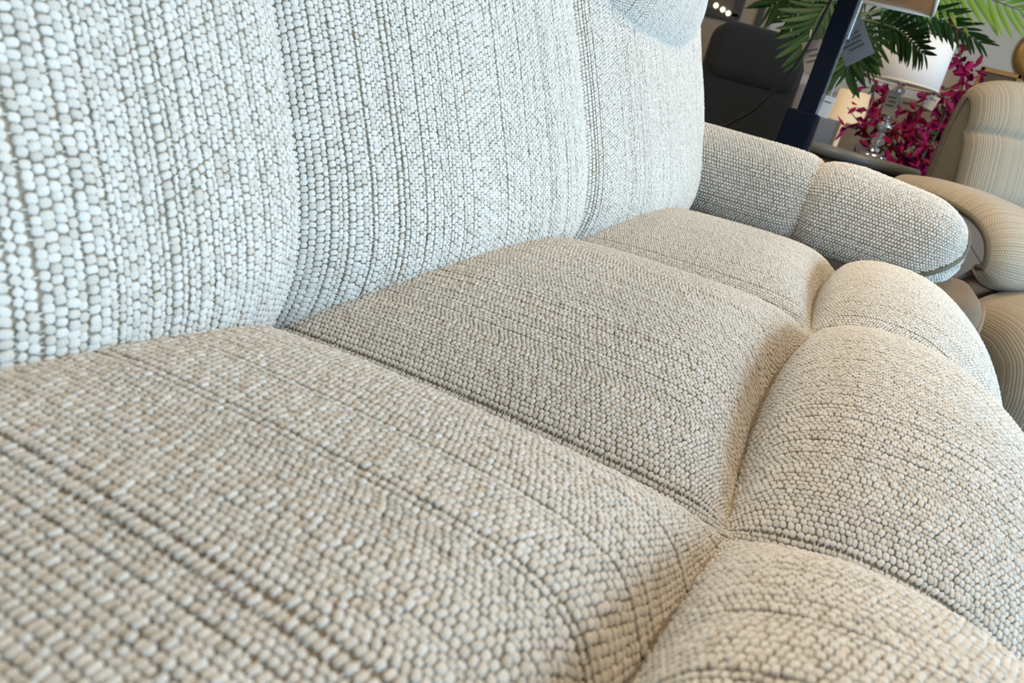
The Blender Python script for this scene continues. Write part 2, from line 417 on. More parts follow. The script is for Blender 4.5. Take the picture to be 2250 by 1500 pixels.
BACK_PTS = [(0.46, 0.425), (0.40, 0.425), (0.362, 0.445), (0.345, 0.50), (0.352, 0.56), (0.378, 0.63), (0.408, 0.70), (0.44, 0.77), (0.472, 0.86), (0.505, 0.97), (0.54, 1.05)]
BP, BT, BL = profile(BACK_PTS)
BN = np.stack([-BT[:, 1], BT[:, 0]], 1)
def back_surface(x0, x1, H=0.042, edge_l=0.0, edge_r=0.0):
    tv = np.linspace(0, 1, len(BP))
    def S(s, t):
        y = np.interp(t, tv, BP[:, 0]); z = np.interp(t, tv, BP[:, 1]); ny = np.interp(t, tv, BN[:, 0]); nz = np.interp(t, tv, BN[:, 1])
        q = 2*s-1; a = np.abs(q)
        e = np.power(np.clip(1-a**(np.where(q > 0, 5.0, 2.6) if edge_r else 2.6), 0, 1), 0.6)
        low = np.exp(-((z-0.50)/0.05)**2)
        h = H*e*(1+0.15*low)
        drop = edge_r*np.power(np.clip(q, 0, 1), 16) + edge_l*np.power(np.clip(-q, 0, 1), 5)
        x = x0+(x1-x0)*s
        if edge_r:
            x = x + np.clip(q, 0, 1)**2*(0.055*np.exp(-((z-0.77)/0.12)**2) - 0.20*np.exp(-((z-0.43)/0.12)**2))
        return np.stack([x, y+ny*h+drop, z+nz*h*0.6], -1)
    return S
for k in range(3):
    S = back_surface(SX[k], SX[k+1]+(0.145 if k == 2 else 0.0), edge_r=0.16 if k == 2 else 0.0)
    o = place(sheet('back_cushion', S, 90, 140, WARP, None, us=cosspace(90)))
    knots('woven_yarn', S, o, tmid=0.45, t0=0.06, t1=0.96, pitch=0.0047, wmin=0.0028, wmax=0.0066, ff=1.05, seed=31+k, flip=1.0, gap_p=0.34 if k == 0 else 0.26,
          force=(0.03,) if k == 2 else ())

# head rest pillows along the top of the back
def head_surface(x0, x1):
    xc, hw = (x0+x1)/2, (x1-x0)/2
    def S(s, t):
        th = -math.pi*0.62 + t*math.pi*1.25      # from tucked underside over the front to the top
        q = 2*s-1; e = np.power(np.clip(1-np.abs(q)**2.6, 0, 1), 0.5)
        r1, r2 = 0.085*e+0.004, 0.13*(0.45+0.55*e)
        return np.stack([xc+hw*q, 0.468-r1*np.cos(th)+0.03*np.sin(th), 0.868+0.03*np.abs(q)**3+r2*np.sin(th)], -1)
    return S
for k in range(3):
    S = head_surface(SX[k]+0.012, SX[k+1]+(0.05 if k == 2 else -0.012))
    o = place(sheet('headrest', S, 60, 60, WARP, None, us=cosspace(60)))
    if k == 2: knots('woven_yarn', S, o, seed=51+k, flip=1.0, gap_p=0.05)
    elif k == 1: knots('woven_yarn', S, o, seed=51+k, flip=1.0, gap_p=0.05, pitch=0.006)

# padded arms: a rear and a front pillow pinched apart by a seam
def arm_surface(xc, sgn=1, L=0.745, y0=0.545, seam=0.105, w=0.128, zc=0.549, hb=0.096, drop=0.010, tip=0.003):
    def S(s, t):
        th = 2*math.pi*s - math.pi/2             # starts at the underside
        yy = y0-t*L                              # t runs from the back of the arm to the rounded nose
        nose = np.clip((yy-(y0-L))/0.115, 0, 1); cap = np.sqrt(np.clip(1-(1-nose)**2.4, 0, 1))
        pin = 1-0.15*np.exp(-np.power(np.abs(yy-seam)/0.018, 1.05))
        c, sn = np.cos(th), np.sin(th)
        n = 2.6
        rr = 1/np.power(np.abs(c)**n+np.abs(sn)**n, 1/n)
        k = cap*pin
        fr = np.clip((0.03-yy)/0.2, 0, 1)
        return np.stack([xc-sgn*w*rr*c*k, yy+0*s, zc+(hb-0.010*fr)*rr*sn*k-drop*fr], -1)
    return S
tt_ = np.concatenate([np.linspace(0, 0.86, 120, endpoint=False), 0.86+0.14*np.sin(np.linspace(0, math.pi/2, 40))])
ARM = arm_surface(1.682)
o = place(sheet('arm_pad', ARM, 80, 0, WARP, None, vs_=tt_))
knots('woven_yarn', ARM, o, tmid=0.6, sref=0.4, seed=71, flip=-1.0, t0=0.2, t1=0.9999, s0=0.02, s1=0.98, gap_p=0.05, pitch=0.0056, wmin=0.0044, wmax=0.0070, height=0.0022, ff=0.90)
SL_ = arm_surface(-0.29, sgn=-1)
place(sheet('arm_pad', SL_, 60, 0, FABRIC_CHAIR, None, vs_=tt_))

def arm_panel(xa, xb, mirror=False):
    """leather covered arm body below the pad, with a raised welt round its front face"""
    p = place(box('arm_panel', ((xa+xb)/2, 0.118, 0.265), (xb-xa, 0.764, 0.45), LEATHER, None, bevel=0.05, seg=6, smooth=True))
    e = 0.030
    pts, _ = spline([(xa+e, -0.262, 0.10), (xa+e, -0.264, 0.30), (xa+e+0.01, -0.264, 0.41), (xa+e+0.04, -0.264, 0.448), ((xa+xb)/2, -0.264, 0.455), (xb-e-0.04, -0.264, 0.448), (xb-e-0.01, -0.264, 0.41), (xb-e, -0.264, 0.30), (xb-e, -0.262, 0.10)], 60)
    tube('welt', pts, 0.008, LEATHER_B, p)
    pts, _ = spline([(xa-0.001, 0.05, 0.12), (xa-0.001, 0.04, 0.30), (xa-0.001, 0.0, 0.46)], 30)
    tube('stitching', pts, 0.0016, THREAD, p)
    return p
arm_panel(1.575, 1.80); arm_panel(-0.40, -0.20)

def welt_on(S, pts, r, mat, parent, n=60, out=0.004):
    """tube following the points (s,t) on a surface"""
    q, _ = spline(pts, n)
    P = S(q[:, 0], q[:, 1])
    c = np.array([P[:, 0].mean(), 0, 0])
    return tube('welt', [tuple(p) for p in P], r, mat, parent)
wt = welt_on(ARM, [(0.135, 0.82), (0.150, 0.87), (0.175, 0.925), (0.215, 0.965), (0.26, 0.982), (0.34, 0.985), (0.45, 0.975), (0.6, 0.96)], 0.0062, WELT, o)
# grey lining under the nose of the arm, below the welt
def lining(s, t):
    P = ARM(0.045+0.105*s+0.0*t, 0.80+0.19*t); P = P.copy(); P[:, 2] -= 0.004; return P
# frame and outside back
place(box('frame', (0.70, 0.13, 0.235), (1.90, 0.66, 0.35), BLACK, None, bevel=0.01))
place(box('back_shell', (0.72, 0.60, 0.54), (1.74, 0.16, 0.92), LEATHER, None, bevel=0.05, seg=4, smooth=True))
for (x, y) in ((-0.1, -0.12), (1.5, -0.12), (-0.1, 0.6), (1.5, 0.6)):
    place(lathe('foot', [(0.001, 0), (0.028, 0), (0.032, 0.05), (0.032, 0.07), (0.001, 0.07)], (x, y, 0), BLACK, None, 20))

# ------------------------------------------------------------------ recliner chair beside the sofa
chair = tag(empty('recliner_chair', (2.36, -0.545, 0), math.radians(-50)), 'beige ribbed woven recliner at right edge beside the sofa arm', 'armchair')
def ribbed(pts, half, H, n=3.0, side=0.55, sg=1.0):
    """padded strip: profile in yz, width 2*half along x, rounded off at both ends"""
    qp, qt, ql = profile(pts); qn = sg*np.stack([qt[:, 1], -qt[:, 0]], 1); tv = np.linspace(0, 1, len(qp))
    def S(s, t):
        y = np.interp(t, tv, qp[:, 0]); z = np.interp(t, tv, qp[:, 1]); ny = np.interp(t, tv, qn[:, 0]); nz = np.interp(t, tv, qn[:, 1])
        q = 2*s-1; a = np.abs(q); e = np.power(np.clip(1-a**n, 0, 1), side)
        h = H*(e-1)
        return np.stack([half*q, y+ny*h, z+nz*h], -1)
    return S, qp, qn
def fill(name, prof, nrm, inset, xa, xb, extra, mat, parent):
    """solid body inside a padded strip: the inset profile extruded across its width"""
    poly = [tuple(p) for p in (prof-nrm*inset)[::12]]+list(extra)
    bm = bmesh.new()
    va = [bm.verts.new((xa, y, z)) for (y, z) in poly]; vb = [bm.verts.new((xb, y, z)) for (y, z) in poly]
    bm.faces.new(va); bm.faces.new(vb[::-1])
    for i in range(len(poly)):
        j = (i+1) % len(poly); bm.faces.new((va[i], vb[i], vb[j], va[j]))
    return bm_obj(name, bm, mat, parent)
CS, _, _ = ribbed([(0.26, 0.485), (0.05, 0.50), (-0.12, 0.51), (-0.19, 0.49), (-0.21, 0.45)], 0.30, 0.05)
sheet('seat_cushion', CS, 40, 50, FABRIC_CHAIR, chair, us=cosspace(40))
CF, fp_, fn_ = ribbed([(-0.18, 0.505), (-0.27, 0.515), (-0.36, 0.50), (-0.45, 0.44), (-0.50, 0.34), (-0.51, 0.25), (-0.50, 0.17)], 0.55, 0.15, 4.0, 0.5)
ft_ = sheet('footrest', CF, 60, 80, FABRIC_CHAIR, chair, us=cosspace(60))
fill('side_panel', fp_, fn_, 0.135, -0.545, 0.545, [(-0.20, 0.17)], SIDE_CLOTH, ft_)
BK, bp_, bn_ = ribbed([(0.16, 0.42), (0.165, 0.52), (0.185, 0.63), (0.22, 0.76), (0.255, 0.87), (0.295, 0.93), (0.36, 0.955), (0.425, 0.92), (0.45, 0.80), (0.44, 0.50)], 0.275, 0.078, 3.4, 0.5, sg=-1.0)
def chair_back(s, t):
    P = BK(s, t); P[:, 0] += 0.035
    for tc in (0.20, 0.36):                      # stitched seams across the back
        P[:, 1] += 0.016*np.exp(-np.abs(t-tc)/0.012)
    return P
bk_ = sheet('backrest', chair_back, 60, 140, FABRIC_CHAIR, chair, us=cosspace(60))
fill('side_panel', bp_, bn_, 0.070, -0.235, 0.305, [], SIDE_CLOTH, bk_)
ARM_PROF = [(0.20, 0.652), (0.12, 0.660), (0.02, 0.658), (-0.10, 0.640), (-0.175, 0.600), (-0.212, 0.540), (-0.205, 0.490), (-0.17, 0.468)]
for sg in (-1, 1):
    xc = sg*0.405
    A0, ap_, an_ = ribbed(ARM_PROF, 0.105, 0.045, 3.5, 0.5)
    def A(s, t, xc=xc, A0=A0): return A0(s, t)+np.array([xc, 0, 0])
    ap = sheet('arm_pad', A, 40, 80, FABRIC_ARM, chair, us=cosspace(40))
    # side wall under the pad
    fill('grey_lining', ap_, an_, 0.043, xc-0.102, xc+0.102, [(-0.12, 0.47), (0.20, 0.47)], GREY_LINING, ap)
    ins = ap_-an_*0.040
    for sd in (-1, 1):
        tube('welt', [(xc+sd*0.103, y, z) for (y, z) in ins[30::8]], 0.007, WELT, ap)
    pn = box('arm_panel', (sg*0.405, 0.03, 0.27), (0.17, 0.38, 0.44), LEATHER_B, chair, bevel=0.03, seg=4, smooth=True)
    xs = sg*0.405-0.0855
    for i in range(26):
        z = 0.12+i*0.0145
        tube('stitch', [(xs, -0.115, z), (xs, -0.115, z+0.008)], 0.0015, THREAD, pn, 5)
box('frame', (0, 0.02, 0.20), (0.66, 0.52, 0.30), BLACK, chair, bevel=0.01)
lathe('swivel_base', [(0.001, 0), (0.26, 0), (0.26, 0.025), (0.06, 0.05), (0.06, 0.06), (0.001, 0.06)], (0, 0.02, 0), BLACK, chair, 36)

# ------------------------------------------------------------------ navy post lamp on a side table behind the sofa arm
NAVY = simple('navy_lacquer', (0.0025, 0.005, 0.013), 0.6, noise=0.1, nscale=15)
NAVY.node_tree.nodes['Principled BSDF'].inputs['Specular IOR Level'].default_value = 0.12
CLEAR = simple('clear_acrylic', (0.9, 0.95, 0.97), 0.05, trans=1.0, ior=1.49)
LINEN_TAN = simple('tan_linen', (0.60, 0.45, 0.31), 0.9, noise=0.08, nscale=120, bump=0.2)
RIM = simple('pale_trim', (0.78, 0.74, 0.68), 0.7, noise=0.05, nscale=60)
DARKWOOD = simple('dark_stained_wood', (0.05, 0.038, 0.03), 0.5, noise=0.3, nscale=14)
CORD = simple('black_cord', (0.01, 0.01, 0.01), 0.5, noise=0.1, nscale=80)
CARD = simple('white_card', (0.72, 0.71, 0.69), 0.6, noise=0.03, nscale=30)
CARD_B = simple('kraft_card', (0.36, 0.29, 0.24), 0.7, noise=0.08, nscale=40)
INK = simple('grey_ink', (0.10, 0.10, 0.11), 0.8, noise=0.1, nscale=50)
LX, LY = 2.12, 0.218
lt = tag(empty('side_table', (LX, LY, 0)), 'small dark wooden side table tucked behind the far sofa arm under navy lamp', 'table')
box('top', (0, 0, 0.575), (0.34, 0.40, 0.03), DARKWOOD, lt, bevel=0.006)
for (x, y) in ((-0.14, -0.17), (0.14, -0.17), (-0.14, 0.17), (0.14, 0.17)):
    box('leg', (x, y, 0.28), (0.035, 0.035, 0.56), DARKWOOD, lt, bevel=0.004)
lamp = tag(empty('navy_table_lamp', (LX, LY, 0.59)), 'navy square-post lamp with clear edges and tan shade standing behind the sofa arm', 'lamp')
box('base', (0, 0.006, 0.070), (0.075, 0.078, 0.14), NAVY, lamp, bevel=0.006)
box('post', (0, 0, 0.31), (0.05, 0.046, 0.62), NAVY, lamp, bevel=0.003)
box('acrylic_edge', (-0.022, -0.0255, 0.33), (0.006, 0.004, 0.58), CLEAR, lamp, bevel=0.001)
box('acrylic_edge', (0.0, -0.032, 0.47), (0.045, 0.006, 0.30), CLEAR, lamp, bevel=0.001)
tube('socket_stem', [(0, 0, 0.60), (0, 0, 0.68)], 0.01, BLACK, lamp)
def shade(parent, z0, z1, a0, a1, mat, rim, th=0.004, off=(0, 0)):
    """square tapered shade with thickness"""
    bm = bmesh.new()
    def ring(h, z): return [bm.verts.new((off[0]+sx*h, off[1]+sy*h, z)) for (sx, sy) in ((-1, -1), (1, -1), (1, 1), (-1, 1))]
    o0, o1, i1, i0 = ring(a0, z0), ring(a1, z1), ring(a1-th, z1), ring(a0-th, z0)
    for A, B in ((o0, o1), (o1, i1), (i1, i0), (i0, o0)):
        for k in range(4): bm.faces.new((A[k], A[(k+1) % 4], B[(k+1) % 4], B[k]))
    sh = bm_obj('shade', bm, mat, parent)
    q = [(off[0]+sx*a0, off[1]+sy*a0, z0+0.004) for (sx, sy) in ((-1, -1), (1, -1), (1, 1), (-1, 1))]
    for k in range(4): tube('trim', [q[k], q[(k+1) % 4]], 0.006, rim, sh, 6)
    return sh
shade(lamp, 0.437, 0.66, 0.165, 0.12, LINEN_TAN, RIM, off=(0.03, -0.02))
pc, _ = spline([(0.03, 0.03, 0.59), (0.05, 0.045, 0.42), (0.07, 0.075, 0.25), (0.10, 0.14, 0.12), (0.12, 0.20, 0.06), (0.13, 0.235, -0.02), (0.14, 0.25, -0.586)], 60)
pcd = tube('power_cord', pc, 0.0042, CORD, None); pcd.location = lamp.location
tag(pcd, 'thin black power cord curving from the navy lamp down behind the sofa arm', 'cord')

def price_tag(name, label, loc, rot, w, h, card, lines=3, string=0.05):
    """hang tag: card with eyelet string and printed grey lines, card plane is local yz"""
    t = tag(empty(name, loc), label, 'tag')
    t.rotation_euler = rot
    box('card', (0, 0, -h/2), (0.0016, w, h), card, t, bevel=0.0004)
    for i in range(lines):
        box('print_line', (-0.0011, (-1)**i*w*0.05, -h*(0.28+0.5*i/max(lines, 1))), (0.0006, w*(0.62-0.12*(i % 2)), h*0.055), INK, t, bevel=0)
    tube('string', [(0, 0, -0.006), (0.004, 0.004, string*0.5), (0.012, 0.0, string)], 0.0009, RIM, t, 5)
    return t
price_tag('price_tag', 'kraft card price tag on left side of the navy lamp post', at(1784, 90, 2.19), (math.radians(-25), 0, math.radians(0)), 0.048, 0.080, CARD_B, string=0.03)
price_tag('price_tag', 'large grey card hanging right of the navy lamp post over the palm', at(1862, 55, 2.20), (math.radians(-40), 0, math.radians(-10)), 0.070, 0.095, simple('grey_card', (0.24, 0.24, 0.26), 0.6, noise=0.1, nscale=40), lines=4)
price_tag('price_tag', 'small white framed tag low on right side of navy lamp', at(1826, 212, 2.13), (math.radians(3), 0, 0), 0.026, 0.052, CARD, lines=1)

# ------------------------------------------------------------------ grey-topped oval table with the crystal lamp
STONE = simple('slate_top', (0.17, 0.19, 0.205), 0.35, noise=0.15, nscale=12)
OAK = simple('brown_oak', (0.16, 0.115, 0.075), 0.5, noise=0.25, nscale=16)
ot = tag(empty('oval_table', (2.98, 0.10, 0)), 'low dark table with rounded slate-grey top behind the sofa arm', 'table')
lathe('top', [(0.001, 0.628), (0.97, 0.628), (1.0, 0.634), (1.0, 0.655), (0.97, 0.662), (0.001, 0.662)], (0, 0, 0), STONE, ot, 64, sx=0.34, sy=0.22)
lathe('apron', [(0.001, 0.56), (0.93, 0.56), (0.93, 0.628), (0.001, 0.628)], (0, 0, 0), OAK, ot, 64, sx=0.34, sy=0.22)
lathe('pedestal', [(0.001, 0), (0.7, 0), (0.7, 0.03), (0.35, 0.06), (0.30, 0.50), (0.5, 0.56), (0.001, 0.56)], (0, 0, 0), DARKWOOD, ot, 40, sx=0.30, sy=0.22)

CRYSTAL = simple('cut_crystal', (0.95, 0.97, 1.0), 0.02, trans=0.85, ior=1.55)
CHROME = simple('chrome', (0.75, 0.77, 0.80), 0.08, metal=1.0)
WHITE_SHADE = simple('white_linen_shade', (0.70, 0.72, 0.75), 0.85, noise=0.03, nscale=150, bump=0.15)
cx_, cy_ = 3.02, 0.048
cl_ = tag(empty('crystal_table_lamp', (cx_, cy_, 0.662)), 'table lamp with white drum shade on a stack of clear crystal balls', 'lamp')
lathe('base', [(0.001, 0), (0.05, 0), (0.05, 0.008), (0.03, 0.014), (0.001, 0.014)], (0, 0, 0), CHROME, cl_, 24)
z = 0.014
for i, r in enumerate((0.022, 0.028, 0.018, 0.032, 0.016, 0.014, 0.022, 0.030, 0.026, 0.018, 0.024, 0.016)):
    bm = bmesh.new(); bmesh.ops.create_icosphere(bm, subdivisions=2, radius=r*0.85, matrix=Matrix.Translation((0, 0, z+r*0.55)) @ Matrix.Diagonal((1, 1, 0.68, 1)))
    bm_obj('crystal_ball', bm, CRYSTAL if i % 3 else CHROME, cl_); z += r*1.1
tube('stem', [(0, 0, 0.0), (0, 0, z+0.14)], 0.004, CHROME, cl_, 10)
ZS = 0.250
sh = lathe('shade', [(0.118, ZS), (0.112, ZS+0.155), (0.109, ZS+0.155), (0.115, ZS), (0.118, ZS)], (0, 0, 0), WHITE_SHADE, cl_, 56)
lathe('rim', [(0.1185, ZS), (0.1185, ZS+0.006), (0.114, ZS+0.006), (0.114, ZS), (0.1185, ZS)], (0, 0, 0), RIM, sh, 56)
price_tag('price_tag', 'grey printed price tag on stem of the crystal lamp', at(1968, 200, 2.95), (math.radians(-2), 0, 0), 0.042, 0.078, simple('smoky_card', (0.42, 0.40, 0.38), 0.5, noise=0.15, nscale=30), lines=3)
price_tag('price_tag', 'white card tag under the crystal lamp shade among the flowers', (cx_-0.02, cy_-0.115, 0.662+ZS-0.012), (math.radians(12), 0, 0), 0.034, 0.045, CARD, lines=1, string=0.02)

# ------------------------------------------------------------------ palm
def leaf_mat(name, a, b_):
    mt, nt, b = mat_new(name)
    oi = nt.nodes.new('ShaderNodeObjectInfo'); mx = nt.nodes.new('ShaderNodeMix'); mx.data_type = 'RGBA'
    mx.inputs[6].default_value = (*a, 1); mx.inputs[7].default_value = (*b_, 1)
    nt.links.new(oi.outputs['Random'], mx.inputs[0]); nt.links.new(mx.outputs[2], b.inputs['Base Color'])
    b.inputs['Roughness'].default_value = 0.5; b.inputs['Specular IOR Level'].default_value = 0.25
    return mt
PALM = leaf_mat('palm_leaf', (0.013, 0.042, 0.011), (0.030, 0.078, 0.018))
PALM_Y = leaf_mat('young_palm_leaf', (0.10, 0.22, 0.030), (0.17, 0.31, 0.045))
STEM = simple('palm_stem', (0.06, 0.085, 0.025), 0.5, noise=0.2, nscale=30)
TRUNK = simple('palm_trunk', (0.10, 0.075, 0.05), 0.9, noise=0.3, nscale=40, bump=0.5)
POT = simple('dark_ceramic', (0.03, 0.028, 0.028), 0.4, noise=0.1, nscale=20)
SOIL = simple('potting_soil', (0.03, 0.022, 0.015), 0.95, noise=0.4, nscale=90, bump=0.8)
def leaflet_mesh(name, mat, n=7, w=0.080, droop=0.22):
    """folded tapering blade of unit length along +x, drooping to -z"""
    vs = []; fs = []
    for i in range(n+1):
        t = i/n; ww = w*(0.35+0.65*math.sin(min(1, t*2.6)*math.pi/2))*math.sqrt(max(0, 1-t**2.2))
        z = -droop*t*t
        vs += [(t, -ww, z+ww*0.35), (t, 0, z), (t, ww, z+ww*0.35)]
    for i in range(n):
        a = i*3
        fs += [(a, a+1, a+4, a+3), (a+1, a+2, a+5, a+4)]
    me = bpy.data.meshes.new(name); me.from_pydata(vs, [], fs); me.materials.append(mat)
    me.polygons.foreach_set('use_smooth', [True]*len(me.polygons))
    return me
LEAF = leaflet_mesh('leaflet', PALM); LEAF_Y = leaflet_mesh('young_leaflet', PALM_Y, w=0.06, droop=0.35)
def frond(parent, origin, pts, n, ln, me, side_up=None, r0=0.005):
    """pts: world points of the midrib; leaflets on both sides"""
    q, L = spline(pts, n+8)
    fr = tube('frond', [Vector(p)-origin for p in q], [r0*(1-0.75*i/(len(q)-1)) for i in range(len(q))], STEM, parent, 6)
    for i in range(6, len(q)):
        t = Vector(q[min(i+1, len(q)-1)]-q[i-1]).normalized()
        side0 = t.cross(Vector((0, 0, 1)) if side_up is None else Vector(side_up)).normalized()
        upv = side0.cross(t)
        k = (i-6)/(len(q)-7)
        l = ln*(0.55+0.45*math.sin(math.pi*(0.15+0.72*k)))*(1-0.25*k)
        for sg in (-1, 1):
            ang = math.radians(58-30*k+random.uniform(-5, 5))
            d = (t*math.cos(ang)+side0*sg*math.sin(ang)+upv*random.uniform(-0.10, 0.12)).normalized()
            y = upv.cross(d).normalized(); zz = d.cross(y)
            mt = Matrix(((d.x, y.x, zz.x), (d.y, y.y, zz.y), (d.z, y.z, zz.z))).to_4x4()
            o = bpy.data.objects.new('leaflet', me); link(o, fr)
            ll = l*random.uniform(0.9, 1.08)
            o.matrix_local = Matrix.Translation(Vector(q[i])-origin) @ mt @ Matrix.Diagonal((ll, ll, ll, 1))
    return fr
PX = 2.52
crown = at(1878, 25, PX); crown.x = PX
palm = tag(empty('potted_palm', (PX, crown.y, 0)), 'green palm with arching fronds spreading behind the navy lamp', 'plant')
porg = Vector(palm.location)
lathe('pot', [(0.001, 0), (0.10, 0), (0.13, 0.26), (0.135, 0.28), (0.12, 0.28), (0.115, 0.25), (0.001, 0.25)], (0, 0, 0), POT, palm, 32)
lathe('soil', [(0.001, 0.258), (0.06, 0.262), (0.114, 0.255)], (0, 0, 0), SOIL, palm, 24)
tube('trunk', [(0, 0, 0.25), (0.012, -0.01, 0.55), (-0.006, 0.0, 0.80), (0, 0, crown.z)], [0.022, 0.018, 0.014, 0.012], TRUNK, palm, 12)
def P(x, y, X): return tuple(at(x, y, X))
c0 = (crown.x, crown.y, crown.z-0.02)
frond(palm, porg, [c0, P(1835, 0, 2.46), P(1795, 45, 2.42), P(1772, 120, 2.40)], 11, 0.14, LEAF, (1, 0, 0))
frond(palm, porg, [c0, P(1885, 60, 2.45), P(1872, 110, 2.40), P(1858, 165, 2.38)], 11, 0.14, LEAF, (1, 0, 0))
frond(palm, porg, [c0, P(1925, 50, 2.52), P(1975, 68, 2.50), P(2030, 118, 2.46)], 13, 0.095, LEAF, (0.9, -0.2, 0.5))
frond(palm, porg, [c0, P(1960, 18, 2.60), P(2060, 40, 2.64), P(2150, 92, 2.66)], 17, 0.10, LEAF, (0.8, 0.0, 0.6))
frond(palm, porg, [c0, P(1960, -60, 2.60), P(2110, -25, 2.64), P(2240, 22, 2.66)], 17, 0.16, LEAF_Y, (1, 0, 0.2))
frond(palm, porg, [c0, P(1820, -45, 2.62), P(1750, -25, 2.70), P(1695, 12, 2.74)], 16, 0.15, LEAF, (1, 0, 0.2))
frond(palm, porg, [c0, P(1830, -10, 2.72), P(1790, 5, 2.80), P(1730, 45, 2.86)], 15, 0.14, LEAF, (1, 0, 0.3))
frond(palm, porg, [c0, P(1900, -60, 2.62), P(1980, -50, 2.75), P(2060, 0, 2.85)], 15, 0.13, LEAF, (1, 0, 0.3))
frond(palm, porg, [c0, P(1905, 30, 2.62), P(1925, 80, 2.66), P(1905, 150, 2.66)], 11, 0.10, LEAF, (1, 0, 0.0))

# ------------------------------------------------------------------ bougainvillea
def petal_mat(name, a, b_):
    mt = leaf_mat(name, a, b_); mt.node_tree.nodes['Principled BSDF'].inputs['Roughness'].default_value = 0.7
    return mt
BRACT = petal_mat('magenta_bract', (0.13, 0.001, 0.018), (0.34, 0.004, 0.10))
BLEAF = leaf_mat('bougainvillea_leaf', (0.03, 0.06, 0.02), (0.10, 0.13, 0.045))
def bract_mesh():
    vs = []; fs = []
    for k in range(3):
        a = 2*math.pi*k/3
        for (r, da, z) in ((0.08, 0, 0.0), (0.55, -0.52, 0.38), (0.62, 0, 0.28), (0.55, 0.52, 0.38), (1.0, -0.10, 0.62), (1.0, 0.12, 0.66)):
            vs.append((r*math.cos(a+da), r*math.sin(a+da), z))
        b = k*6
        fs += [(b, b+1, b+2), (b, b+2, b+3), (b+1, b+4, b+2), (b+2, b+4, b+5), (b+2, b+5, b+3)]
    me = bpy.data.meshes.new('flower'); me.from_pydata(vs, [], fs); me.materials.append(BRACT)
    return me
FLOWER = bract_mesh(); BL = leaflet_mesh('leaf', BLEAF, n=4, w=0.30, droop=0.2)
BX = 3.62
bo = at(1995, 330, BX)
bg = tag(empty('potted_bougainvillea', (BX, bo.y, 0)), 'bushy plant with magenta red flowers behind the crystal lamp', 'plant')
borg = Vector(bg.location)
lathe('pot', [(0.001, 0), (0.11, 0), (0.15, 0.34), (0.155, 0.36), (0.135, 0.36), (0.13, 0.32), (0.001, 0.32)], (0, 0, 0), POT, bg, 32)
lathe('soil', [(0.001, 0.33), (0.07, 0.335), (0.129, 0.325)], (0, 0, 0), SOIL, bg, 24)
base = (BX, bo.y, 0.33)
CANES = [([(2010, 380), (2070, 310), (2105, 230), (2112, 165), (2105, 105), (2065, 78), (2020, 52)], 48),
         ([(2000, 380), (2060, 290), (2080, 220), (2030, 205), (1985, 165)], 34),
         ([(1990, 370), (1955, 300), (1920, 230), (1925, 165), (1922, 110)], 34),
         ([(1980, 370), (1930, 320), (1880, 260), (1862, 235)], 26),
         ([(2000, 390), (2020, 320), (2020, 270), (1990, 240)], 34),
         ([(1990, 390), (1970, 340), (1945, 290), (1900, 265)], 34),
         ([(2010, 400), (2050, 340), (2085, 290), (2080, 255)], 34),
         ([(1990, 400), (2000, 360), (2010, 330), (2040, 300)], 26)]
for pts, nf in CANES:
    dx = random.uniform(-0.10, 0.12)
    wp = [base, (BX+dx*0.3, bo.y+random.uniform(-.03, .03), 0.5)]+[tuple(at(x, y, BX+dx*(i+1)/len(pts))) for i, (x, y) in enumerate(pts)]
    q, L = spline(wp, 60)
    tube('branch', [Vector(p)-borg for p in q], [0.006*(1-0.7*i/59) for i in range(60)], STEM, bg, 6)
    if nf == 48:
        tq = q[33]
        price_tag('price_tag', 'small white tag on the flowers beside the recliner back', (tq[0]-0.012, tq[1], tq[2]-0.02), (math.radians(2), 0, 0), 0.026, 0.042, CARD, lines=1, string=0.022)
    for i in range(nf):
        j = int(14+45*(i/nf)); p = Vector(q[j])-borg+Vector((random.uniform(-.05, .05), random.gauss(0, .034), random.gauss(0, .034)))
        o = bpy.data.objects.new('flower', FLOWER); link(o, bg)
        sc = random.uniform(0.036, 0.058)
        o.matrix_local = Matrix.Translation(p) @ Euler((random.uniform(-1, 1), -math.pi/2+random.uniform(-1.1, 1.1), random.uniform(0, 6.28))).to_matrix().to_4x4() @ Matrix.Diagonal((sc, sc, sc, 1))
    for i in range(nf//3):
        j = random.randint(10, 58); p = Vector(q[j])-borg+Vector((random.uniform(-.05, .05), random.gauss(0, .02), random.gauss(0, .02)))
        o = bpy.data.objects.new('leaf', BL); link(o, bg); sc = random.uniform(0.03, 0.055)
        o.matrix_local = Matrix.Translation(p) @ Euler((random.uniform(-1, 1), random.uniform(-1, 1), random.uniform(0, 6.28))).to_matrix().to_4x4() @ Matrix.Diagonal((sc, sc, sc, 1))

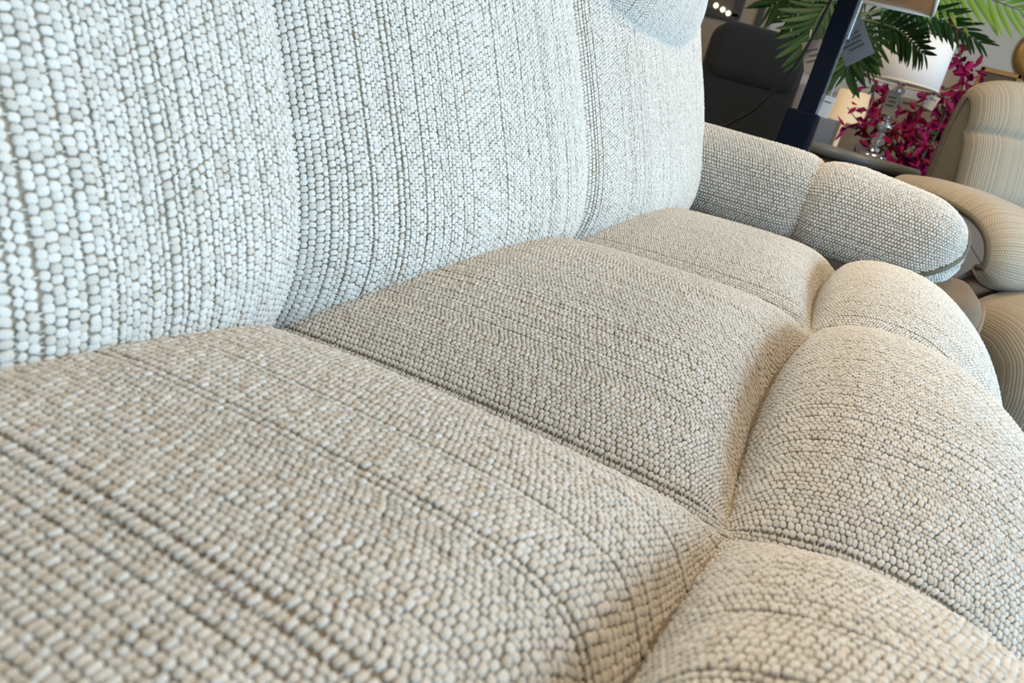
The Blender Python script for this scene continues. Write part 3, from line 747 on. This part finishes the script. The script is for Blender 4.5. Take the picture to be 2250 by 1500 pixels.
# ------------------------------------------------------------------ charcoal and pale chairs further back
CHAR = simple('charcoal_cloth', (0.017, 0.020, 0.024), 0.95, noise=0.25, nscale=80, bump=0.4, sheen=0.15)
CHAR_L = simple('slate_cloth', (0.10, 0.115, 0.135), 0.95, noise=0.2, nscale=60, bump=0.3, sheen=0.2)
NAVY_CLOTH = simple('black_navy_cloth', (0.008, 0.010, 0.016), 0.95, noise=0.2, nscale=60, bump=0.3)
PALE = simple('pale_lilac_cloth', (0.34, 0.32, 0.34), 0.95, noise=0.12, nscale=70, bump=0.3)
CREAM = simple('cream_cloth', (0.66, 0.52, 0.34), 0.9, noise=0.10, nscale=50, bump=0.3)
def puffy(name, c, s, mat, parent, bev=0.06, seg=6, rot=None):
    return box(name, c, s, mat, parent, bevel=bev, seg=seg, smooth=True, rot=rot)
def far_chair(name, label, loc, rz, mat, mat_back, hgt=1.0, w=0.56):
    t = tag(empty(name, loc, rz), label, 'armchair')
    puffy('seat_cushion', (0, -0.06, 0.36), (w, 0.60, 0.22), mat, t)
    puffy('backrest', (0, 0.27, 0.30+hgt*0.36), (w, 0.20, hgt*0.68), mat_back, t, 0.085, 6, Matrix.Rotation(math.radians(-9), 3, 'X'))
    puffy('head_pillow', (0, 0.25, hgt*0.84), (w*0.92, 0.17, hgt*0.26), mat_back, t, 0.08, 6, Matrix.Rotation(math.radians(-9), 3, 'X'))
    for sg in (-1, 1):
        puffy('arm', (sg*(w/2+0.09), -0.04, 0.33), (0.17, 0.72, 0.56), mat, t, 0.07)
    box('base', (0, 0.0, 0.10), (w+0.2, 0.6, 0.2), BLACK, t, bevel=0.01)
    return t
far_chair('recliner_chair', 'charcoal recliner with tall back showing left of the navy lamp', (3.93, 0.69, 0), math.radians(-75), CHAR, CHAR, 1.14, w=0.50)
far_chair('recliner_chair', 'near-black recliner half hidden behind the edge of the sofa back', (4.64, 1.53, 0), math.radians(-85), NAVY_CLOTH, NAVY_CLOTH, 1.12, w=0.56)
# pale dining chair
dc = tag(empty('dining_chair', (4.82, 0.47, 0), math.radians(-90)), 'pale grey upholstered chair back seen between navy lamp and flowers', 'chair')
puffy('seat', (0, 0, 0.46), (0.34, 0.36, 0.09), PALE, dc, 0.035, 4)
puffy('backrest', (0, 0.15, 0.72), (0.30, 0.07, 0.44), PALE, dc, 0.034, 5)
for (x, y) in ((-0.14, -0.14), (0.14, -0.14), (-0.14, 0.14), (0.14, 0.14)):
    tube('leg', [(x, y, 0), (x*0.95, y*0.95, 0.43)], [0.012, 0.018], DARKWOOD, dc, 10)

# small lit lamp on a round stand
st_ = tag(empty('round_stand', (4.49, 0.265, 0)), 'slim round wooden stand behind the flowers carrying the lit cream lamp', 'table')
lathe('top', [(0.001, 0.60), (0.12, 0.60), (0.125, 0.61), (0.12, 0.62), (0.001, 0.62)], (0, 0, 0), OAK, st_, 36)
lathe('column', [(0.02, 0.02), (0.016, 0.36), (0.02, 0.60)], (0, 0, 0), OAK, st_, 16)
lathe('foot', [(0.001, 0), (0.12, 0), (0.12, 0.015), (0.02, 0.03), (0.001, 0.03)], (0, 0, 0), OAK, st_, 36)
GLOW = simple('lit_cream_shade', (0.70, 0.56, 0.38), 0.9, noise=0.04, nscale=60, emit=(1.0, 0.72, 0.42), estr=0.30)
lm = tag(empty('cream_lamp', (4.49, 0.265, 0.62)), 'small lit lamp with cream drum shade glowing behind the flowers', 'lamp')
lathe('base', [(0.001, 0), (0.05, 0), (0.05, 0.01), (0.012, 0.03), (0.010, 0.19), (0.001, 0.19)], (0, 0, 0), RIM, lm, 24)
lathe('shade', [(0.090, 0.165), (0.080, 0.32), (0.077, 0.32), (0.087, 0.165), (0.090, 0.165)], (0, 0, 0), GLOW, lm, 40)
BULB = simple('warm_bulb', (1, 0.9, 0.7), 0.4, emit=(1.0, 0.80, 0.50), estr=9.0)
lathe('bulb', [(0.001, 0.185), (0.012, 0.19), (0.024, 0.225), (0.020, 0.25), (0.001, 0.26)], (0, 0, 0), BULB, lm, 20)

# sideboard along the far wall
SB = simple('honey_brown_wood', (0.20, 0.135, 0.075), 0.5, noise=0.2, nscale=9)
sb = tag(empty('sideboard', (4.92, -0.52, 0)), 'tall brown wooden sideboard against the far wall behind the flowers', 'cabinet')
box('body', (0, 0, 0.50), (0.42, 1.22, 0.92), SB, sb, bevel=0.006)
box('top', (0, 0, 0.972), (0.46, 1.28, 0.024), SB, sb, bevel=0.005)
for k in range(3):
    d = box('door', (-0.216, -0.40+0.40*k, 0.50), (0.02, 0.385, 0.86), SB, sb, bevel=0.004)
    box('knob', (-0.234, -0.40+0.40*k+0.15, 0.55), (0.02, 0.02, 0.02), CHROME, d, bevel=0.006)
for (x, y) in ((-0.17, -0.56), (0.17, -0.56), (-0.17, 0.56), (0.17, 0.56)):
    box('foot', (x, y, 0.02), (0.05, 0.05, 0.04), SB, sb, bevel=0.003)
GOLD = simple('antique_gold', (0.34, 0.20, 0.07), 0.4, metal=0.7, noise=0.2, nscale=30)
gf = tag(empty('gold_photo_frame', (4.90, -0.36, 0.984)), 'small gold standing frame peeking over top of the beige recliner', 'frame')
for (y, z, sy, sz) in ((0, 0.012, 0.20, 0.024), (0, 0.238, 0.20, 0.024), (-0.088, 0.125, 0.024, 0.25), (0.088, 0.125, 0.024, 0.25)):
    box('moulding', (0, y, z), (0.02, sy, sz), GOLD, gf, bevel=0.004)
box('picture', (0.004, 0, 0.125), (0.006, 0.16, 0.21), simple('brown_print', (0.12, 0.08, 0.05), 0.6, noise=0.5, nscale=12), gf, bevel=0)
wo = tag(empty('wall_ornament', (5.185, -0.545, 1.385)), 'round bronze ornament on pale wall cut by the right edge of the photo', 'ornament')
o_ = lathe('rim', [(0.10, -0.012), (0.14, -0.012), (0.15, 0.0), (0.14, 0.012), (0.10, 0.012), (0.09, 0.0), (0.10, -0.012)], (0, 0, 0), GOLD, wo, 40); o_.rotation_euler = (0, math.pi/2, 0)
o_ = lathe('dish', [(0.001, 0.006), (0.06, 0.002), (0.10, -0.006)], (0, 0, 0), GOLD, wo, 40); o_.rotation_euler = (0, -math.pi/2, 0)

# tan end of the far wall, its dark corner strip, and the framed mirror
struct(box('wall_alcove', (5.16, 1.66, 1.4), (0.08, 1.46, 2.8), WALL_TAN, None, bevel=0))
struct(box('trim_1', (5.112, 0.99, 1.4), (0.022, 0.035, 2.8), FRAME_M, None, bevel=0.003))
fm = tag(empty('wall_mirror', (5.105, 1.43, 1.22)), 'black framed mirror showing three small glowing reflections beside the sofa back', 'mirror')
for (y, z, sy, sz) in ((0, 0.0, 0.64, 0.05), (0, 0.5, 0.64, 0.05), (-0.30, 0.25, 0.05, 0.5), (0.30, 0.25, 0.05, 0.5)):
    box('frame_rail', (0, y, z), (0.03, sy, sz), FRAME_M, fm, bevel=0.004)
box('glass', (0.005, 0, 0.25), (0.01, 0.56, 0.46), simple('dark_mirror', (0.10, 0.085, 0.065), 0.25, noise=0.3, nscale=5), fm, bevel=0)
REFLECTION = simple('glowing_reflection', (1, 0.95, 0.8), 0.4, emit=(1.0, 0.88, 0.62), estr=1.6)
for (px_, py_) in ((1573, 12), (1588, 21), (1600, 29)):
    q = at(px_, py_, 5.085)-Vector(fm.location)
    lathe('light', [(0.001, -0.016), (0.011, -0.011), (0.016, 0), (0.011, 0.011), (0.001, 0.016)], q, REFLECTION, fm, 20)  # glowing bead imitates a ceiling light reflected in the glass, not a lamp
